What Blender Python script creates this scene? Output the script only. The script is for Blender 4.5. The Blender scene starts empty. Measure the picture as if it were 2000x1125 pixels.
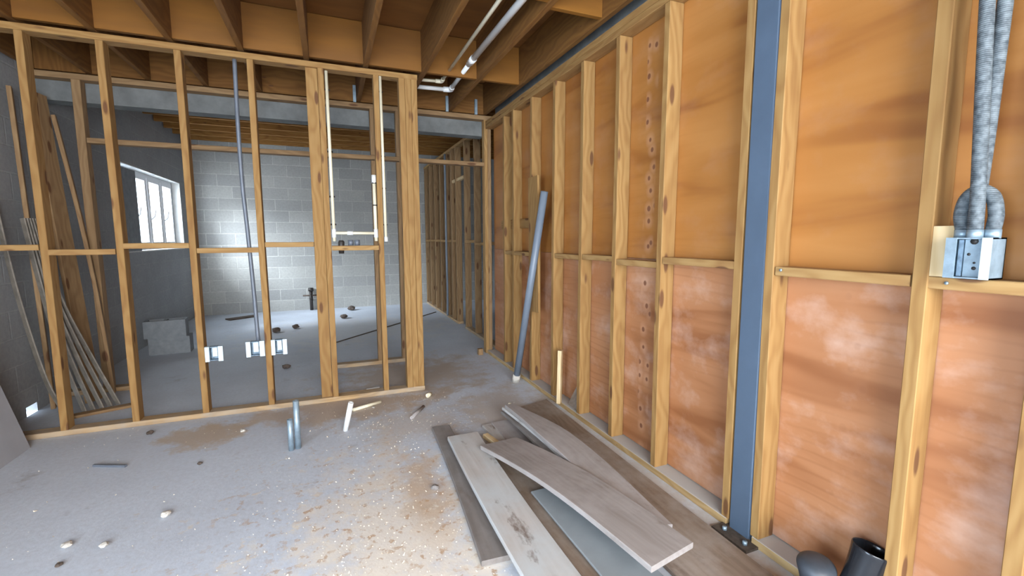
import bpy, bmesh, math, random
from mathutils import Vector, Matrix
random.seed(7)
S = bpy.context.scene
C = S.collection

# ------------------------------------------------------------------ camera
cam_d = bpy.data.cameras.new('camera'); cam = bpy.data.objects.new('camera', cam_d); C.objects.link(cam)
cam_d.sensor_width = 36; cam_d.lens = 0.8795 * 36 / 2.0
cam_d.clip_start = 0.02
Rv = Vector((0.92716056, -0.37465158, -0.00308122)); Uv = Vector((0.04448594, 0.10191735, 0.99379769)); Fv = Vector((0.37201385, 0.92154709, -0.11116047))
m = Matrix.Identity(4)
for i in range(3):
    m[i][0] = Rv[i]; m[i][1] = Uv[i]; m[i][2] = -Fv[i]
m[2][3] = 1.35
cam.matrix_world = m
S.camera = cam

# ------------------------------------------------------------------ world and light
w = bpy.data.worlds.new('sky'); S.world = w; w.use_nodes = True
bg = w.node_tree.nodes['Background']; bg.inputs[0].default_value = (0.72, 0.86, 1.0, 1); bg.inputs[1].default_value = 5.0

def area(name, loc, direction, sx, sy, power, col):
    l = bpy.data.lights.new(name, 'AREA'); l.shape = 'RECTANGLE'; l.size = sx; l.size_y = sy; l.energy = power; l.color = col
    o = bpy.data.objects.new(name, l); C.objects.link(o); o.location = loc
    o.rotation_euler = Vector(direction).to_track_quat('-Z', 'Z').to_euler()
    return o
# daylight through the openings of the building
area('daylight_back_opening', (0.0, -2.75, 1.8), (0, 1, -0.35), 3.2, 2.4, 235, (1.0, 0.965, 0.92))
area('daylight_side_door', (-2.7, -0.5, 1.4), (1, 0.45, -0.3), 1.6, 2.1, 95, (0.62, 0.80, 1.0))
area('daylight_far_window', (-2.75, 7.75, 1.9), (1, 0.1, -0.35), 2.4, 1.3, 75, (0.86, 0.93, 1.0))
area('bright_sky_far_window', (-5.4, 6.3, 3.7), (5.0, 1.9, -3.2), 2.4, 1.8, 1250, (0.80, 0.90, 1.0))
S.view_settings.view_transform = 'Standard'; S.view_settings.look = 'None'
S.view_settings.gamma = 1; S.view_settings.use_curve_mapping = False
S.view_settings.exposure = 0.7
S.cycles.max_bounces = 8; S.cycles.diffuse_bounces = 6

# ------------------------------------------------------------------ materials
class NT:
    def __init__(s, name):
        s.m = bpy.data.materials.new(name); s.m.use_nodes = True; s.t = s.m.node_tree; s.n = s.t.nodes
        s.b = s.n['Principled BSDF']
    def new(s, t, **k):
        n = s.n.new(t)
        for a, v in k.items():
            if a.startswith('i_'): n.inputs[int(a[2:])].default_value = v
            else: setattr(n, a, v)
        return n
    def l(s, a, b): s.t.links.new(a, b)
    def coords(s, rnd=True):
        tc = s.new('ShaderNodeTexCoord')
        if not rnd: return tc.outputs['Object']
        oi = s.new('ShaderNodeObjectInfo'); mu = s.new('ShaderNodeMath', operation='MULTIPLY', i_1=61.0)
        s.l(oi.outputs['Random'], mu.inputs[0])
        cx = s.new('ShaderNodeCombineXYZ'); s.l(mu.outputs[0], cx.inputs[0]); s.l(mu.outputs[0], cx.inputs[1]); s.l(mu.outputs[0], cx.inputs[2])
        ad = s.new('ShaderNodeVectorMath', operation='ADD'); s.l(tc.outputs['Object'], ad.inputs[0]); s.l(cx.outputs[0], ad.inputs[1])
        return ad.outputs[0]
    def scale(s, v, sc):
        n = s.new('ShaderNodeVectorMath', operation='MULTIPLY'); s.l(v, n.inputs[0]); n.inputs[1].default_value = sc; return n.outputs[0]
    def noise(s, v, sc, det=4, rough=.55, dist=0):
        n = s.new('ShaderNodeTexNoise'); s.l(v, n.inputs['Vector']); n.inputs['Scale'].default_value = sc; n.inputs['Detail'].default_value = det
        n.inputs['Roughness'].default_value = rough; n.inputs['Distortion'].default_value = dist; return n.outputs['Fac']
    def ramp(s, f, stops):
        n = s.new('ShaderNodeValToRGB'); s.l(f, n.inputs[0]); e = n.color_ramp.elements
        while len(e) < len(stops): e.new(.5)
        for i, (p, c) in enumerate(stops):
            e[i].position = p; e[i].color = (c, c, c, 1) if not hasattr(c, '__len__') else (*c, 1)
        return n.outputs[0]
    def mix(s, f, a, b, mode='MIX'):
        n = s.new('ShaderNodeMix', data_type='RGBA', blend_type=mode)
        for v, i in ((f, 0), (a, 6), (b, 7)):
            if hasattr(v, 'is_output'): s.l(v, n.inputs[i])
            else: n.inputs[i].default_value = v if i == 0 else (*v, 1)
        return n.outputs[2]
    def math(s, op, a, b=0.0):
        n = s.new('ShaderNodeMath', operation=op)
        for v, i in ((a, 0), (b, 1)):
            if hasattr(v, 'is_output'): s.l(v, n.inputs[i])
            else: n.inputs[i].default_value = v
        return n.outputs[0]
    def bump(s, h, st=.3, d=.01):
        n = s.new('ShaderNodeBump'); s.l(h, n.inputs['Height']); n.inputs['Strength'].default_value = st; n.inputs['Distance'].default_value = d
        s.l(n.outputs[0], s.b.inputs['Normal'])
    def fin(s, col, rough=.7, metal=0):
        if hasattr(col, 'is_output'): s.l(col, s.b.inputs['Base Color'])
        else: s.b.inputs['Base Color'].default_value = (*col, 1)
        if hasattr(rough, 'is_output'): s.l(rough, s.b.inputs['Roughness'])
        else: s.b.inputs['Roughness'].default_value = rough
        s.b.inputs['Metallic'].default_value = metal
        return s.m

def lumber(name, dark, mid, light, knots=.13, dirt=None, rough=.8, ring=.30, spots=0):
    t = NT(name); v = t.coords()
    wob = t.noise(t.scale(v, (1.1, 3, 3)), 1.0, 3)
    vv = t.new('ShaderNodeVectorMath', operation='ADD'); t.l(t.scale(v, (1.3, 14, 14)), vv.inputs[0])
    cx = t.new('ShaderNodeCombineXYZ'); q = t.math('MULTIPLY', wob, 3.5); t.l(q, cx.inputs[1]); t.l(q, cx.inputs[2]); t.l(cx.outputs[0], vv.inputs[1])
    rings = t.new('ShaderNodeTexWave', wave_type='RINGS', rings_direction='X'); t.l(vv.outputs[0], rings.inputs['Vector'])
    rings.inputs['Scale'].default_value = .6; rings.inputs['Distortion'].default_value = 1.6; rings.inputs['Detail'].default_value = 2; rings.inputs['Detail Scale'].default_value = .7
    fine = t.noise(t.scale(v, (2.5, 90, 90)), 1.0, 3)
    g = t.math('ADD', t.math('MULTIPLY', rings.outputs['Fac'], ring), t.math('ADD', t.math('MULTIPLY', fine, .35), t.math('MULTIPLY', t.noise(t.scale(v, (.9, 22, 22)), 1.0, 2), .65 - ring)))
    c = t.ramp(g, [(.18, dark), (.46, mid), (.78, light)])
    tone = t.noise(t.scale(v, (.8, .8, .8)), 1.0, 2)
    c = t.mix(t.ramp(tone, [(.35, 0), (.7, .35)]), c, dark)
    if knots:
        vo = t.new('ShaderNodeTexVoronoi', feature='F1'); t.l(t.scale(v, (3.2, 11, 11)), vo.inputs['Vector']); vo.inputs['Scale'].default_value = 1.0
        k = t.ramp(vo.outputs['Distance'], [(knots, 1), (knots * 1.5, 0)])
        c = t.mix(t.math('MULTIPLY', k, .85), c, (0.10, 0.035, 0.012))
    if dirt:
        dn = t.noise(v, 3.0, 6, .65)
        c = t.mix(t.ramp(dn, [(.4, 0), (.68, dirt[1])]), c, dirt[0])
    if spots:
        c = t.mix(t.ramp(t.noise(t.scale(v, (3, 7, 7)), 1.0, 5, .7), [(.60, 0), (.70, spots)]), c, (0.12, 0.075, 0.05))
    t.bump(fine, .15, .002)
    return t.fin(c, rough)

M = {}
M['stud'] = lumber('framing_lumber', (0.225, 0.108, 0.030), (0.305, 0.168, 0.052), (0.37, 0.22, 0.078))
M['stud_far'] = lumber('framing_lumber_brown', (0.21, 0.12, 0.055), (0.28, 0.17, 0.08), (0.35, 0.225, 0.11))
M['noggin'] = lumber('noggin_lumber', (0.25, 0.125, 0.04), (0.345, 0.20, 0.07), (0.42, 0.265, 0.105), .1)
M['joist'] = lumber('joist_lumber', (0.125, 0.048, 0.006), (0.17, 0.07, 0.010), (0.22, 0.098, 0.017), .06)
M['plate'] = lumber('plate_lumber_dusty', (0.26, 0.16, 0.07), (0.42, 0.27, 0.13), (0.55, 0.38, 0.20), .04, ((0.38, 0.33, 0.27), .8))
M['sole'] = lumber('sole_plate_lumber', (0.30, 0.19, 0.08), (0.46, 0.31, 0.14), (0.56, 0.40, 0.20), .04)
t_s = M['sole'].node_tree
_g = t_s.nodes.new('ShaderNodeNewGeometry'); _x = t_s.nodes.new('ShaderNodeSeparateXYZ'); t_s.links.new(_g.outputs['True Normal'], _x.inputs[0])
_mx = t_s.nodes.new('ShaderNodeMix'); _mx.data_type = 'RGBA'; _pb = t_s.nodes['Principled BSDF']; _src = _pb.inputs['Base Color'].links[0].from_socket
t_s.links.new(_x.outputs[2], _mx.inputs[0]); _mx.clamp_factor = True; t_s.links.new(_src, _mx.inputs[6]); _mx.inputs[7].default_value = (0.45, 0.44, 0.42, 1)   # cement dust settled on the flat top
t_s.links.new(_mx.outputs[2], _pb.inputs['Base Color'])
M['old'] = lumber('weathered_board', (0.22, 0.19, 0.175), (0.31, 0.28, 0.265), (0.39, 0.36, 0.35), .0, ((0.42, 0.39, 0.385), .8), .8, .12, .45)
M['old_pale'] = lumber('whitewashed_board', (0.36, 0.33, 0.30), (0.48, 0.455, 0.435), (0.58, 0.57, 0.56), .0, ((0.50, 0.54, 0.56), .9), .8, .1, .8)
M['old_brown'] = lumber('dark_board', (0.14, 0.095, 0.065), (0.23, 0.17, 0.125), (0.31, 0.245, 0.19), .0, ((0.38, 0.34, 0.31), .8), .8, .16, .5)
M['old_grey'] = lumber('grey_board', (0.13, 0.11, 0.098), (0.18, 0.158, 0.145), (0.24, 0.215, 0.20), .03, ((0.32, 0.31, 0.31), .5), .8, .14, .3)
M['old_edge'] = lumber('splintered_board', (0.30, 0.28, 0.27), (0.48, 0.47, 0.46), (0.64, 0.64, 0.64), 0, None, .8)

def plywood(name, dark, mid, light, pinky, lines, knot_near):
    t = NT(name); v = t.coords(False)
    n1 = t.noise(t.scale(v, (1, .9, 5.5)), 1.0, 3, .5, .6)
    wv = t.new('ShaderNodeTexWave', wave_type='BANDS', bands_direction='Z'); t.l(t.scale(v, (1, .7, 2.2)), wv.inputs['Vector'])
    wv.inputs['Scale'].default_value = 3.2; wv.inputs['Distortion'].default_value = 9; wv.inputs['Detail'].default_value = 2; wv.inputs['Detail Scale'].default_value = .6
    wv.inputs['Detail Roughness'].default_value = .4
    c = t.ramp(n1, [(.3, dark), (.45, mid), (.7, light)])
    fl = t.ramp(wv.outputs['Fac'], [(.0, .55), (.22, .0)])
    patch = t.ramp(t.noise(v, 1.1, 2), [(.42, 0), (.6, 1)])
    c = t.mix(t.math('MULTIPLY', t.math('MULTIPLY', fl, patch), lines), c, dark)
    sp = t.noise(t.scale(v, (1, 1.4, 1.8)), 3.0, 5, .6)
    c = t.mix(t.ramp(sp, [(.5, 0), (.78, pinky)]), c, (0.72, 0.55, 0.47))
    # football patches and knots standing in columns, one column per veneer strip
    sx = t.new('ShaderNodeSeparateXYZ'); t.l(v, sx.inputs[0])
    mod = t.math('ABSOLUTE', t.math('SUBTRACT', t.math('FRACT', t.math('ADD', t.math('DIVIDE', t.math('SUBTRACT', sx.outputs[1], 2.2), 1.18), 10.5)), .5))
    # a column of knots where the distance to the strip's centre is small
    near = t.ramp(mod, [(.036, 1), (.046, 0)]); yy = t.ramp(t.math('MULTIPLY', sx.outputs[1], .2), [(.30, knot_near), (.33, 1)]); near = t.math('MULTIPLY', near, yy)
    cyz = t.new('ShaderNodeCombineXYZ'); t.l(t.math('MULTIPLY', sx.outputs[1], 11), cyz.inputs[0]); t.l(t.math('MULTIPLY', sx.outputs[2], 9.5), cyz.inputs[1])
    vo = t.new('ShaderNodeTexVoronoi', feature='F1', voronoi_dimensions='2D'); t.l(cyz.outputs[0], vo.inputs['Vector']); vo.inputs['Scale'].default_value = 1.0; vo.inputs['Randomness'].default_value = .95
    ksz = t.math('ADD', vo.outputs['Distance'], t.math('MULTIPLY', t.noise(v, 9.0, 2), .18)); k = t.ramp(ksz, [(.19, 1), (.25, 0)])
    halo = t.ramp(vo.outputs['Distance'], [(.2, 1), (.5, 0)])
    c = t.mix(t.math('MULTIPLY', t.math('MULTIPLY', halo, near), .3), c, (0.66, 0.38, 0.24))
    c = t.mix(t.math('MULTIPLY', t.math('MULTIPLY', k, near), .85), c, (0.17, 0.06, 0.03))
    t.bump(n1, .08, .003)
    return t.fin(c, .55)
M['ply_low'] = plywood('orange_plywood_lower', (0.27, 0.10, 0.036), (0.385, 0.165, 0.07), (0.45, 0.215, 0.105), .4, .7, .12)
M['ply_up'] = plywood('orange_plywood_upper', (0.26, 0.09, 0.018), (0.37, 0.15, 0.033), (0.425, 0.185, 0.048), .08, .15, .0)

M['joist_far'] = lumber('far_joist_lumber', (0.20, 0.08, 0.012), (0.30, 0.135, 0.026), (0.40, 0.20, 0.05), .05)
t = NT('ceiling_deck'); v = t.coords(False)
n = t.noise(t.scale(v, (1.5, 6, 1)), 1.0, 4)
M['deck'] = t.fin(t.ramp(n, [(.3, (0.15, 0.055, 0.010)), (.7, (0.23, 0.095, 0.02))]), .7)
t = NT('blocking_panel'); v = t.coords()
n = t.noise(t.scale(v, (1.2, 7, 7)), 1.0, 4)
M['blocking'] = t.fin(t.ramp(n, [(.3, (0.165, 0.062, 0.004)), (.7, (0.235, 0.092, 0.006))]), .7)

# concrete floor: grey screed, sawdust stains lying where they lie
t = NT('concrete_floor'); v = t.coords(False)
big = t.noise(v, .9, 5, .6); fine = t.noise(v, 40, 4, .7); med = t.noise(v, 5, 6, .65)
c = t.ramp(big, [(.3, (0.52, 0.56, 0.635)), (.7, (0.64, 0.70, 0.79))])
c = t.mix(t.ramp(fine, [(.35, .16), (.6, 0)]), c, (0.22, 0.21, 0.20))
def blob(cx, cy, rx, ry, lo, hi):
    sp = t.new('ShaderNodeVectorMath', operation='SUBTRACT'); t.l(v, sp.inputs[0]); sp.inputs[1].default_value = (cx, cy, 0)
    s2 = t.scale(sp.outputs[0], (1 / rx, 1 / ry, 0)); ln = t.new('ShaderNodeVectorMath', operation='LENGTH'); t.l(s2, ln.inputs[0])
    e = t.math('ADD', ln.outputs['Value'], t.math('MULTIPLY', t.math('SUBTRACT', med, .5), 2.4))
    return t.ramp(e, [(lo, 1), (hi, 0)])
for (cx, cy, rx, ry, lo, hi, col, st) in (
        (.1, 3.75, 1.0, .35, .5, 1.0, (0.46, 0.33, 0.21), .7),
        (-.85, 3.55, .30, .22, .6, 1.0, (0.48, 0.36, 0.24), .8),
        (.7, 4.4, .9, .8, .4, 1.1, (0.44, 0.35, 0.26), .75),
        (1.25, 3.1, .5, .9, .4, 1.1, (0.46, 0.40, 0.34), .7),
        (.25, 1.9, .55, 1.2, .3, 1.1, (0.74, 0.66, 0.56), .75),
        (.42, 2.3, .18, .6, .3, .9, (0.45, 0.28, 0.14), .55),
        (-.1, 1.45, .9, .7, .3, 1.1, (0.80, 0.74, 0.65), .8),
        (.5, 3.2, .5, .4, .3, 1.0, (0.5, 0.42, 0.34), .5),
        (1.5, 2.0, .25, 1.6, .5, 1.1, (0.48, 0.43, 0.38), .6),
        (.3, 7.0, 1.6, 1.2, .5, 1.2, (0.62, 0.61, 0.60), .5)):
    c = t.mix(t.math('MULTIPLY', blob(cx, cy, rx, ry, lo, hi), st), c, col)
spk = t.noise(v, 22, 3, .6)
area_m = blob(.2, 1.8, 1.1, 1.6, .3, 1.2)
c = t.mix(t.math('MULTIPLY', t.ramp(spk, [(.56, 0), (.64, .7)]), area_m), c, (0.42, 0.24, 0.11))
c = t.mix(t.math('MULTIPLY', t.ramp(t.noise(v, 11, 4, .7), [(.58, 0), (.66, .8)]), area_m), c, (0.78, 0.74, 0.66))
dark = t.ramp(t.noise(v, 2.6, 5, .7), [(.62, 0), (.72, .35)])
c = t.mix(dark, c, (0.20, 0.15, 0.11))
t.bump(t.math('ADD', fine, med), .25, .004)
M['floor'] = t.fin(c, t.ramp(med, [(.3, .45), (.7, .75)]))

def masonry(name, col_a, col_b, mort, plaster, axis):
    t = NT(name); v = t.coords(False); sx = t.new('ShaderNodeSeparateXYZ'); t.l(v, sx.inputs[0])
    cx = t.new('ShaderNodeCombineXYZ'); t.l(sx.outputs[axis], cx.inputs[0]); t.l(sx.outputs[2], cx.inputs[1])
    br = t.new('ShaderNodeTexBrick'); t.l(cx.outputs[0], br.inputs['Vector'])
    br.inputs['Scale'].default_value = 1; br.inputs['Brick Width'].default_value = .44; br.inputs['Row Height'].default_value = .205
    br.inputs['Mortar Size'].default_value = .008; br.inputs['Mortar Smooth'].default_value = .4; br.inputs['Bias'].default_value = 0
    br.inputs['Color1'].default_value = (*col_a, 1); br.inputs['Color2'].default_value = (*col_b, 1); br.inputs['Mortar'].default_value = (*mort, 1)
    n = t.noise(v, 2.2, 6, .65)
    c = t.mix(t.ramp(n, [(.35, 0), (.7, plaster)]), br.outputs['Color'], tuple(x * .8 for x in col_a))
    n2 = t.noise(v, 30, 4, .7)
    c = t.mix(t.ramp(n2, [(.35, .3), (.6, 0)]), c, tuple(x * .5 for x in col_a))
    t.bump(t.math('ADD', t.math('MULTIPLY', br.outputs['Fac'], -.6), t.math('MULTIPLY', n2, .3)), .5, .01)
    return t.fin(c, .9)
M['block_x'] = masonry('block_wall', (0.44, 0.44, 0.415), (0.32, 0.325, 0.32), (0.56, 0.56, 0.53), .6, 0)
M['block_y'] = masonry('block_wall_side', (0.36, 0.37, 0.38), (0.33, 0.335, 0.345), (0.40, 0.405, 0.41), .9, 1)

def plain(name, col, rough=.5, metal=0, var=.0, nsc=8):
    t = NT(name)
    if not var: return t.fin(col, rough, metal)
    n = t.noise(t.coords(), nsc, 5, .6)
    return t.fin(t.ramp(n, [(.3, tuple(x * (1 - var) for x in col)), (.7, tuple(min(1, x * (1 + var)) for x in col))]), rough, metal)
M['concrete'] = plain('concrete_beam', (0.17, 0.18, 0.18), .9, 0, .25, 6)
M['cblock'] = plain('concrete_block', (0.24, 0.26, 0.28), .95, 0, .15, 14)
M['steel_paint'] = plain('blue_grey_primer', (0.072, 0.105, 0.155), .5, 0, .08, 5)
M['rust'] = plain('rusty_plate', (0.09, 0.07, 0.055), .85, .2, .5, 22)
M['galv_dark'] = plain('galvanised_inside', (0.16, 0.23, 0.30), .5, .3, .5, 40)
M['galv'] = plain('galvanised_steel', (0.30, 0.39, 0.46), .45, .5, .2, 30)
M['galv_pale'] = plain('galvanised_flange', (0.55, 0.65, 0.72), .45, .3, .08, 30)
M['conduit'] = plain('grey_conduit', (0.15, 0.172, 0.21), .45, .2, .12, 12)
M['grey_pvc'] = plain('grey_pvc', (0.165, 0.20, 0.25), .4, 0, .08, 6)
M['pvc'] = plain('cream_pvc', (0.80, 0.74, 0.56), .35, 0, .05, 6)
M['pvc_white'] = plain('white_pvc', (0.80, 0.82, 0.82), .35)
M['black'] = plain('black_fitting', (0.03, 0.025, 0.022), .5)
M['window_white'] = plain('window_frame_white', (0.75, 0.76, 0.78), .4)
M['blue_sheet'] = plain('bluish_sheet', (0.24, 0.265, 0.28), .6, 0, .15, 4)
M['panel'] = plain('grey_sheet', (0.36, 0.37, 0.40), .8, 0, .1, 3)
M['strip'] = plain('grey_strip', (0.21, 0.185, 0.155), .6, 0, .3, 16)
M['rubber'] = plain('black_rubber', (0.012, 0.014, 0.018), .16)
M['rubber_dusty'] = plain('dusty_rubber', (0.05, 0.06, 0.075), .5, 0, .4, 9)
M['reveal'] = plain('window_plaster', (0.62, 0.62, 0.60), .85, 0, .1)
M['stone'] = plain('rubble', (0.52, 0.49, 0.44), .9, 0, .3, 20)
M['crumb'] = plain('sawdust_crumb', (0.78, 0.69, 0.56), .9, 0, .3, 3)
M['scrap'] = plain('dark_scrap', (0.10, 0.075, 0.06), .9, 0, .3, 20)
M['bright_ply'] = lumber('offcut_pale', (0.48, 0.33, 0.16), (0.64, 0.48, 0.27), (0.74, 0.60, 0.38), 0)
t = NT('glass'); tr = t.new('ShaderNodeBsdfTransparent'); gl = t.new('ShaderNodeBsdfGlossy'); gl.inputs['Roughness'].default_value = .03
mx = t.new('ShaderNodeMixShader', i_0=.06); t.l(tr.outputs[0], mx.inputs[1]); t.l(gl.outputs[0], mx.inputs[2]); t.l(mx.outputs[0], t.n['Material Output'].inputs['Surface']); M['glass'] = t.m
# conduit armour: fine spiral ridges
t = NT('armoured_conduit'); v = t.coords(False)
wv = t.new('ShaderNodeTexWave', wave_type='BANDS', bands_direction='Z'); t.l(v, wv.inputs['Vector']); wv.inputs['Scale'].default_value = 60; wv.inputs['Distortion'].default_value = .8
t.bump(wv.outputs['Fac'], .6, .002); n = t.noise(v, 60, 2)
M['armour'] = t.fin(t.ramp(n, [(.35, (0.055, 0.068, 0.078)), (.65, (0.145, 0.17, 0.185))]), .6, 0)

# ------------------------------------------------------------------ geometry helpers
def link(name, bm, mat, parent=None, loc=(0, 0, 0), smooth=False):
    me = bpy.data.meshes.new(name); bm.normal_update(); bm.to_mesh(me); bm.free()
    me.materials.append(mat if not isinstance(mat, str) else M[mat])
    if smooth:
        for p in me.polygons: p.use_smooth = True
    o = bpy.data.objects.new(name, me); C.objects.link(o)
    if parent: o.parent = parent; o.location = Vector(loc) - parent.location
    else: o.location = loc
    return o
def thing(name, label, cat, loc=(0, 0, 0), group=None):
    o = bpy.data.objects.new(name, None); o.empty_display_size = .1; C.objects.link(o); o.location = loc
    return tag(o, label, cat, group)
def tag(o, label, cat, group=None):
    o['label'] = label; o['category'] = cat
    if group: o['group'] = group
    return o
def struct(o): o['kind'] = 'structure'; return o

def box(x0, x1, y0, y1, z0, z1, bm=None):
    bm = bm or bmesh.new()
    r = bmesh.ops.create_cube(bm, size=1)
    for vv in r['verts']:
        vv.co = Vector(((x0 + x1) / 2 + vv.co.x * (x1 - x0), (y0 + y1) / 2 + vv.co.y * (y1 - y0), (z0 + z1) / 2 + vv.co.z * (z1 - z0)))
    return bm

def sweep_rect(pts, sides, ups, wd, th, ch=.0025, taper=None, bm=None, end_skew=0):
    """rectangular section swept through pts (chamfered corners)"""
    bm = bm or bmesh.new(); rings = []
    for i, p in enumerate(pts):
        a = wd / 2 * (taper[i] if taper else 1); b = th / 2; c = min(ch, b * .8)
        s, u = sides[i], ups[i]
        prof = [(-a + c, -b), (a - c, -b), (a, -b + c), (a, b - c), (a - c, b), (-a + c, b), (-a, b - c), (-a, -b + c)]
        rings.append([bm.verts.new(p + s * q[0] + u * q[1]) for q in prof])
    for r0, r1 in zip(rings, rings[1:]):
        for k in range(8): bm.faces.new((r0[k], r0[(k + 1) % 8], r1[(k + 1) % 8], r1[k]))
    bm.faces.new(rings[0][::-1]); bm.faces.new(rings[-1])
    bmesh.ops.recalc_face_normals(bm, faces=bm.faces)
    return bm

def stick(name, parent, x0, x1, y0, y1, z0, z1, mat='stud', warp=.0025, seed=None):
    """one length of timber filling the box; its long axis is its own X"""
    d = [x1 - x0, y1 - y0, z1 - z0]; ax = d.index(max(d)); L = d[ax]
    if ax == 0: rot = Matrix.Identity(3); wd, th = d[1], d[2]
    elif ax == 1: rot = Matrix(((0, -1, 0), (1, 0, 0), (0, 0, 1))); wd, th = d[0], d[2]
    else: rot = Matrix(((0, 0, -1), (0, 1, 0), (1, 0, 0))); wd, th = d[1], d[0]   # local x->z
    n = max(2, int(L / .3)); pa, pb = random.uniform(0, 6), random.uniform(0, 6)
    pts = []
    for i in range(n + 1):
        f = i / n; e = math.sin(math.pi * f)
        pts.append(Vector(((f - .5) * L, e * warp * math.sin(pa + 3 * f), e * warp * .6 * math.sin(pb + 4 * f))))
    bm = sweep_rect(pts, [Vector((0, 1, 0))] * (n + 1), [Vector((0, 0, 1))] * (n + 1), wd, th)
    o = link(name, bm, mat, parent, ((x0 + x1) / 2, (y0 + y1) / 2, (z0 + z1) / 2))
    o.rotation_euler = rot.to_euler()
    return o

def plank(name, mat, p0, p1, wd, th, bow=0, lat=0, roll=0, parent=None, taper=None, n=14, skew0=0, skew1=0):
    """a board from p0 to p1 (centre line); roll tilts it about its length"""
    p0, p1 = Vector(p0), Vector(p1); L = (p1 - p0).length; X = (p1 - p0).normalized()
    Y = Vector((0, 0, 1)).cross(X)
    if Y.length < .05: Y = Vector((0, 1, 0))
    Y.normalize(); Z = X.cross(Y); q = Matrix.Rotation(roll, 3, X); Y = q @ Y; Z = q @ Z
    pts, tp = [], []
    for i in range(n + 1):
        f = i / n; pts.append(Vector(((f - .5) * L, lat * math.sin(math.pi * f), bow * math.sin(math.pi * f))))
        tp.append(taper(f) if taper else 1)
    sd, up = [], []
    for i in range(n + 1):
        a = pts[min(i + 1, n)] - pts[max(i - 1, 0)]; a.normalize()
        u = Vector((-a.z, 0, a.x)).normalized(); up.append(u); sd.append(Vector((0, 1, 0)))
    bm = sweep_rect(pts, sd, up, wd, th, .003, tp)
    for vv in bm.verts:
        if vv.co.x > L * .49: vv.co.x += skew1 * vv.co.y
        if vv.co.x < -L * .49: vv.co.x += skew0 * vv.co.y
    o = link(name, bm, mat, parent, (p0 + p1) / 2)
    mt = Matrix((X, Y, Z)).transposed(); o.rotation_euler = mt.to_euler()
    return o

def tube_bm(pts, r, seg=12, bm=None, hollow=0):
    bm = bm or bmesh.new(); pts = [Vector(p) for p in pts]; rings = []; inner = []
    up = None
    for i, p in enumerate(pts):
        a = (pts[min(i + 1, len(pts) - 1)] - pts[max(i - 1, 0)]).normalized()
        if up is None: up = Vector((0, 0, 1)) if abs(a.z) < .9 else Vector((1, 0, 0))
        s = a.cross(up).normalized(); up = s.cross(a).normalized()
        rr = r[i] if hasattr(r, '__len__') else r
        rings.append([bm.verts.new(p + s * math.cos(2 * math.pi * k / seg) * rr + up * math.sin(2 * math.pi * k / seg) * rr) for k in range(seg)])
        if hollow and i in (0, len(pts) - 1):
            inner.append(([bm.verts.new(p + s * math.cos(2 * math.pi * k / seg) * rr * hollow + up * math.sin(2 * math.pi * k / seg) * rr * hollow) for k in range(seg)],
                          [bm.verts.new(p + (a if i == 0 else -a) * r * 1.5 + s * math.cos(2 * math.pi * k / seg) * rr * hollow + up * math.sin(2 * math.pi * k / seg) * rr * hollow) for k in range(seg)]))
    for r0, r1 in zip(rings, rings[1:]):
        for k in range(seg): bm.faces.new((r0[k], r0[(k + 1) % seg], r1[(k + 1) % seg], r1[k]))
    if hollow:
        for (ia, ib), rg in zip(inner, (rings[0], rings[-1])):
            for k in range(seg):
                bm.faces.new((rg[k], rg[(k + 1) % seg], ia[(k + 1) % seg], ia[k])); bm.faces.new((ia[k], ia[(k + 1) % seg], ib[(k + 1) % seg], ib[k]))
            bm.faces.new(ib)
    else:
        bm.faces.new(rings[0][::-1]); bm.faces.new(rings[-1])
    bmesh.ops.recalc_face_normals(bm, faces=bm.faces)
    return bm
def tube(name, mat, pts, r, parent=None, seg=12, hollow=0):
    """tube; its origin sits at its first point"""
    o0 = Vector(pts[0])
    return link(name, tube_bm([Vector(p) - o0 for p in pts], r, seg, hollow=hollow), mat, parent, o0, True)
def smooth_path(P, n=8):
    P = [Vector(p) for p in P]; out = []
    for i in range(len(P) - 1):
        p0, p1, p2, p3 = P[max(i - 1, 0)], P[i], P[i + 1], P[min(i + 2, len(P) - 1)]
        for k in range(n):
            s = k / n
            out.append(.5 * ((2 * p1) + (p2 - p0) * s + (2 * p0 - 5 * p1 + 4 * p2 - p3) * s * s + (3 * p1 - p0 - 3 * p2 + p3) * s ** 3))
    out.append(P[-1]); return out

# ------------------------------------------------------------------ the room
XL, XR = -2.2, 1.67
Y1, Y2, YF = 3.915, 4.923, 9.3
g = box(-2.2, 3.4, -2.4, 9.6, -.15, 0); box(-2.42, -2.2, -1.3, .3, -.15, 0, g)
struct(link('floor', g, 'floor'))

# left block wall with a side door behind the camera, the window and the small gap at its foot
bm = bmesh.new()
def lw(y0, y1, z0, z1): box(-2.42, XL, y0, y1, z0, z1, bm)
lw(-2.4, -1.3, 0, 3.4); lw(-1.3, .3, 2.15, 3.4); lw(.3, 4.46, 0, 3.4)
lw(4.46, 4.60, .07, 3.4); lw(4.60, 6.63, 0, 3.4)
lw(6.63, 8.87, 0, 1.19); lw(6.63, 8.87, 2.24, 3.4); lw(8.87, 9.5, 0, 3.4)
struct(link('wall_left', bm, 'block_y'))
struct(link('wall_far', box(XL, 3.4, YF, YF + .2, 0, 3.4), 'block_x'))
# back wall (behind the camera) with its wide opening
bm = bmesh.new(); box(-2.42, -1.95, -2.6, -2.4, 0, 3.4, bm); box(1.5, 1.9, -2.6, -2.4, 0, 3.4, bm); box(-1.95, 1.5, -2.6, -2.4, 2.6, 3.4, bm)
struct(link('wall_back', bm, 'block_x'))
struct(link('wall_far_right', box(3.3, 3.5, 4.9, 9.4, 0, 3.4), 'block_y'))
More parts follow.
